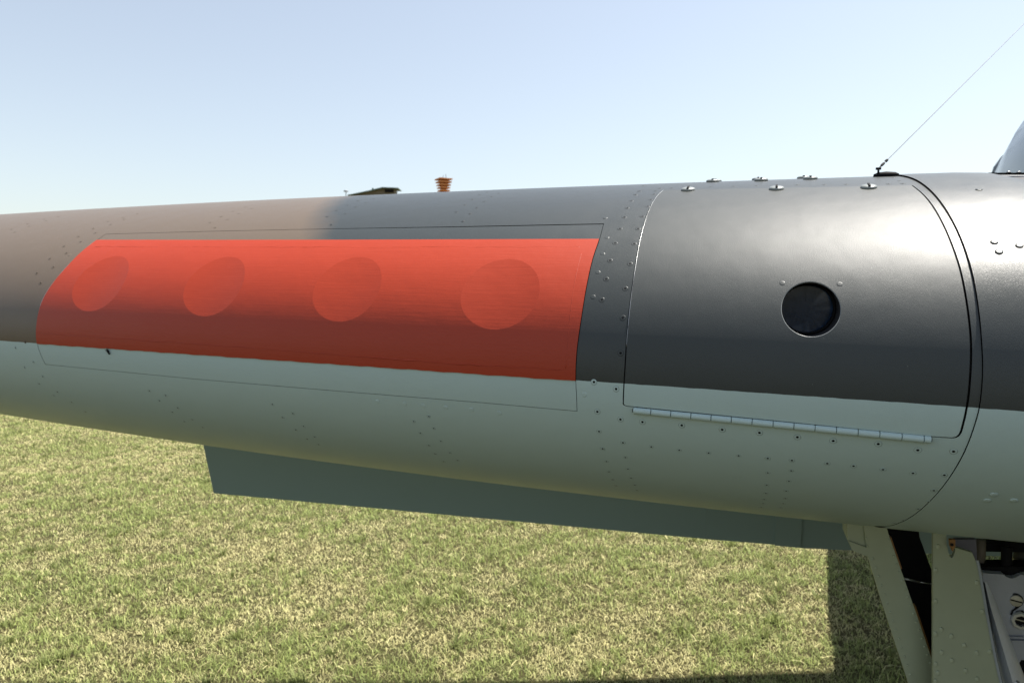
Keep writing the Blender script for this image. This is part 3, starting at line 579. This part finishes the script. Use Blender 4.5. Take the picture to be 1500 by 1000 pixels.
for dx, y in ((-.6, 257.5), (3.4, 256)):
    b = MB(); b.tube([(dx * sc, 0, pz(263.4, ZT)), (dx * sc, 0, pz(y, ZT))], .09, 6); b.build('aerial', M_TW2, tw)
ZB = 120.0; sb = ZB / FPX; bc = pt(545, 300, ZB); bl = link('building', None); bl.location = Vector((bc[0], bc[1], 0)); tag(bl, 'distant dark building with a sloping green roof behind the wing', 'building')
def bp_(x, y, dy=0.): return np.array([(x - 545) * sb, dy, pz(y, ZB)])
M_RF = plain('dark_green_roof', (.15, .20, .19), .6, 0, None, .15); M_BW = plain('dark_boards', (.17, .14, .10), .8, 0, None, .3)
b = MB(); b.slab([bp_(509, 286.5), bp_(509, 285.6), bp_(541, 279), bp_(560, 274.3), bp_(583.5, 275.2), bp_(583.5, 276.1), bp_(561, 275.4), bp_(541, 280.2)][::-1], (0, 4, .1)); b.build('roof', M_RF, bl)
b = MB(); b.slab([bp_(514, 340, .8), bp_(514, 286, .8), bp_(541, 280.0, .8), bp_(560.5, 275.4, .8), bp_(577, 276.1, .8), bp_(577, 340, .8)][::-1], (0, 3, 0)); b.build('wall', M_BW, bl)
b = MB(); b.slab([bp_(563, 281, .5), bp_(563, 277.2, .5), bp_(576, 277.6, .5), bp_(576, 281, .5)][::-1], (0, .2, 0)); b.build('window', M_BLACK, bl)
b = MB(); b.slab([bp_(540.3, 280, 2), bp_(541.2, 274.5, 2), bp_(543, 272.3, 2), bp_(544.6, 274.3, 2), bp_(547.5, 275, 2), bp_(547.5, 279, 2)][::-1], (0, .7, 0)); b.build('roof_vent', M_RF, bl)
lp = link('street_lamp', None); lc = pt(507, 300, 100.); lp.location = Vector((lc[0], lc[1], 0)); tag(lp, 'distant mushroom-headed lamp post just left of the dark roof', 'lamp post')
ML = plain('lamp_grey', (.25, .28, .32), .5, 0, None, .1)
b = MB(); b.tube([(0, 0, 0), (0, 0, pz(279.5, 100))], .06, 8); b.build('pole', ML, lp)
b = MB(); b.lathe([(.33, 0), (.30, .12), (.12, .24), (0, .26)], 16, Matrix.Translation((0, 0, pz(280.8, 100)))); b.build('lamp_head', ML, lp, True)

# ------------------------------------------------------------------ ground and grass
m, nt, bs = new_mat('dry_turf'); v = coords(nt)
a = noise(nt, v, 1.7, 5, .65); c_ = noise(nt, v, 9, 5, .7); d_ = noise(nt, v, 120, 4, .75)
g = mix_col(nt, math_node(nt, 'MULTIPLY_ADD', math_node(nt, 'ADD', a, c_), 1.6, -1.1, clamp=True), (.085, .10, .035), (.22, .18, .085))
g = mix_col(nt, math_node(nt, 'MULTIPLY_ADD', d_, 2.2, -.75, clamp=True), (.05, .045, .022), g)
nt.links.new(g, bs.inputs['Base Color']); bs.inputs['Roughness'].default_value = .95; bs.inputs['Specular IOR Level'].default_value = .1
bump(nt, bs, [(d_, .02)])
gx = np.unique(np.concatenate([np.linspace(-3000, 3000, 13), np.linspace(-60, 60, 13), np.linspace(-8, 8, 33)])); nx = len(gx)
X, Y = np.meshgrid(gx, gx + 5, indexing='ij'); hgt = (vnoise(X * .8, Y * .8, 2) - .5) * .03 * (np.abs(X) < 60)
V = np.stack([X, Y, hgt * (np.hypot(X, Y - 5) < 20)], -1).reshape(-1, 3)
Fc = [(i * nx + j, (i + 1) * nx + j, (i + 1) * nx + j + 1, i * nx + j + 1) for i in range(nx - 1) for j in range(nx - 1)]
gr_ = mesh_obj('ground', V, Fc, m, None, True); tag(gr_, 'dry mown grass field', 'ground', kind='structure')
NB = 800000
yy = 1.3 + (10.5 - 1.3) * rng.random(NB); xx = (rng.random(NB) - .5) * 2 * (.95 * yy + .4)
pn = .25 * vnoise(xx * 2.1, yy * 2.1, 1) + .40 * vnoise(xx * 9 + 3 * vnoise(xx * 3, yy * 3, 11), yy * 9, 2) + .50 * vnoise(xx * 26, yy * 26, 3) - .08
dens = vnoise(xx * 5 + 40, yy * 5, 7) * .6 + vnoise(xx * 16 + 9, yy * 16, 8) * .4
keep = rng.random(NB) < .55 + .9 * dens; xx, yy, pn, dens = xx[keep], yy[keep], pn[keep], dens[keep]; NB = len(xx)
gi = np.searchsorted(gx, xx) - 1
zz0 = (vnoise(xx * .8, (yy) * .8, 2) - .5) * .03
green = np.clip((pn - .46) * 3.4 + .44 + rng.normal(0, .30, NB), 0, 1); tall = .65 + .6 * np.clip((pn - .42) * 3, 0, 1)
Ln = rng.uniform(.014, .037, NB) * tall; Wd = rng.uniform(.0006, .0013, NB) * (.8 + .16 * yy)
az = rng.uniform(0, 2 * PI, NB) + 2.0 * vnoise(xx * 6, yy * 6, 5); tilt = np.clip(rng.normal(1.24, .36, NB) - .35 * green, .1, 1.5)
# some blades stand in darker tufts, some lie about as long pale straws
tuft = rng.random(NB) < .045; nt_ = tuft.sum(); tcx = (rng.random(700) - .5) * 2; tcy = 1.5 + 8 * rng.random(700); tcx *= .95 * tcy + .3; k = rng.integers(0, 700, nt_); rr_ = np.abs(rng.normal(0, .022, nt_)); aa = rng.uniform(0, 2 * PI, nt_)
xx[tuft] = tcx[k] + rr_ * np.cos(aa); yy[tuft] = tcy[k] + rr_ * np.sin(aa); green[tuft] = np.clip(rng.normal(.95, .15, nt_), 0, 1); Ln[tuft] *= 1.5; tilt[tuft] = np.abs(rng.normal(.6, .3, nt_)); az[tuft] = aa
st_ = (rng.random(NB) < .008) & ~tuft; Ln[st_] *= 2.0; tilt[st_] = 1.45; green[st_] = 0; Wd[st_] *= 1.3
zz0 = (vnoise(xx * .8, yy * .8, 2) - .5) * .03 + st_ * .012
dx, dy = np.cos(az), np.sin(az); sx, sy = -dy, dx
def P_at(f, bend): 
    tl = tilt + bend; return np.stack([xx + dx * Ln * f * np.sin(tl), yy + dy * Ln * f * np.sin(tl), zz0 + .002 + rng.uniform(0, .008, NB) * (f > 0) + Ln * f * np.cos(tl) ], -1)
p0, p1, p2 = P_at(0, 0), P_at(.55, -.1), P_at(1., .18); p2[:, 2] = np.maximum(p2[:, 2], zz0 + .003)
sd = np.stack([sx, sy, np.zeros(NB)], -1) * Wd[:, None]
V = np.empty((NB, 5, 3)); V[:, 0] = p0 - sd; V[:, 1] = p0 + sd; V[:, 2] = p1 + sd * .8; V[:, 3] = p1 - sd * .8; V[:, 4] = p2
straw = np.array([.69, .64, .33]); strw2 = np.array([.47, .43, .20]); gn = np.array([.42, .47, .16]); gn2 = np.array([.16, .21, .06])
u = rng.random((NB, 1)); w = rng.random((NB, 1)); colr = (straw * u + strw2 * (1 - u)) * (1 - green[:, None]) + (gn * w + gn2 * (1 - w)) * green[:, None]
colr[tuft] *= .62; colr *= rng.uniform(.75, 1.2, (NB, 1))
me = bpy.data.meshes.new('grass'); me.vertices.add(NB * 5); me.vertices.foreach_set('co', V.astype(np.float32).ravel())
base = (np.arange(NB) * 5)[:, None]; li = np.concatenate([base + [0, 1, 2, 3], base + [3, 2, 4]], 1).ravel()
me.loops.add(NB * 7); me.loops.foreach_set('vertex_index', li.astype(np.int32))
me.polygons.add(NB * 2); ls = np.concatenate([np.arange(NB)[:, None] * 7, np.arange(NB)[:, None] * 7 + 4], 1).ravel(); me.polygons.foreach_set('loop_start', ls.astype(np.int32))
me.update(calc_edges=True)
ca = me.attributes.new('tint', 'FLOAT_COLOR', 'POINT'); ca.data.foreach_set('color', np.concatenate([np.repeat(colr, 5, 0), np.ones((NB * 5, 1))], 1).astype(np.float32).ravel())
m, nt, bs = new_mat('grass_blades'); at = N(nt, 'ShaderNodeAttribute', attribute_name='tint')
nt.links.new(at.outputs['Color'], bs.inputs['Base Color']); bs.inputs['Roughness'].default_value = .6; bs.inputs['Specular IOR Level'].default_value = .25
tr_ = N(nt, 'ShaderNodeBsdfTranslucent'); nt.links.new(at.outputs['Color'], tr_.inputs['Color']); ms = N(nt, 'ShaderNodeMixShader'); ms.inputs[0].default_value = .3
nt.links.new(bs.outputs[0], ms.inputs[1]); nt.links.new(tr_.outputs[0], ms.inputs[2]); nt.links.new(ms.outputs[0], nt.nodes['Material Output'].inputs['Surface'])
me.materials.append(m); gro = link('grass', me); tag(gro, 'short dry mown grass, straw coloured with green tufts', 'grass', kind='stuff')
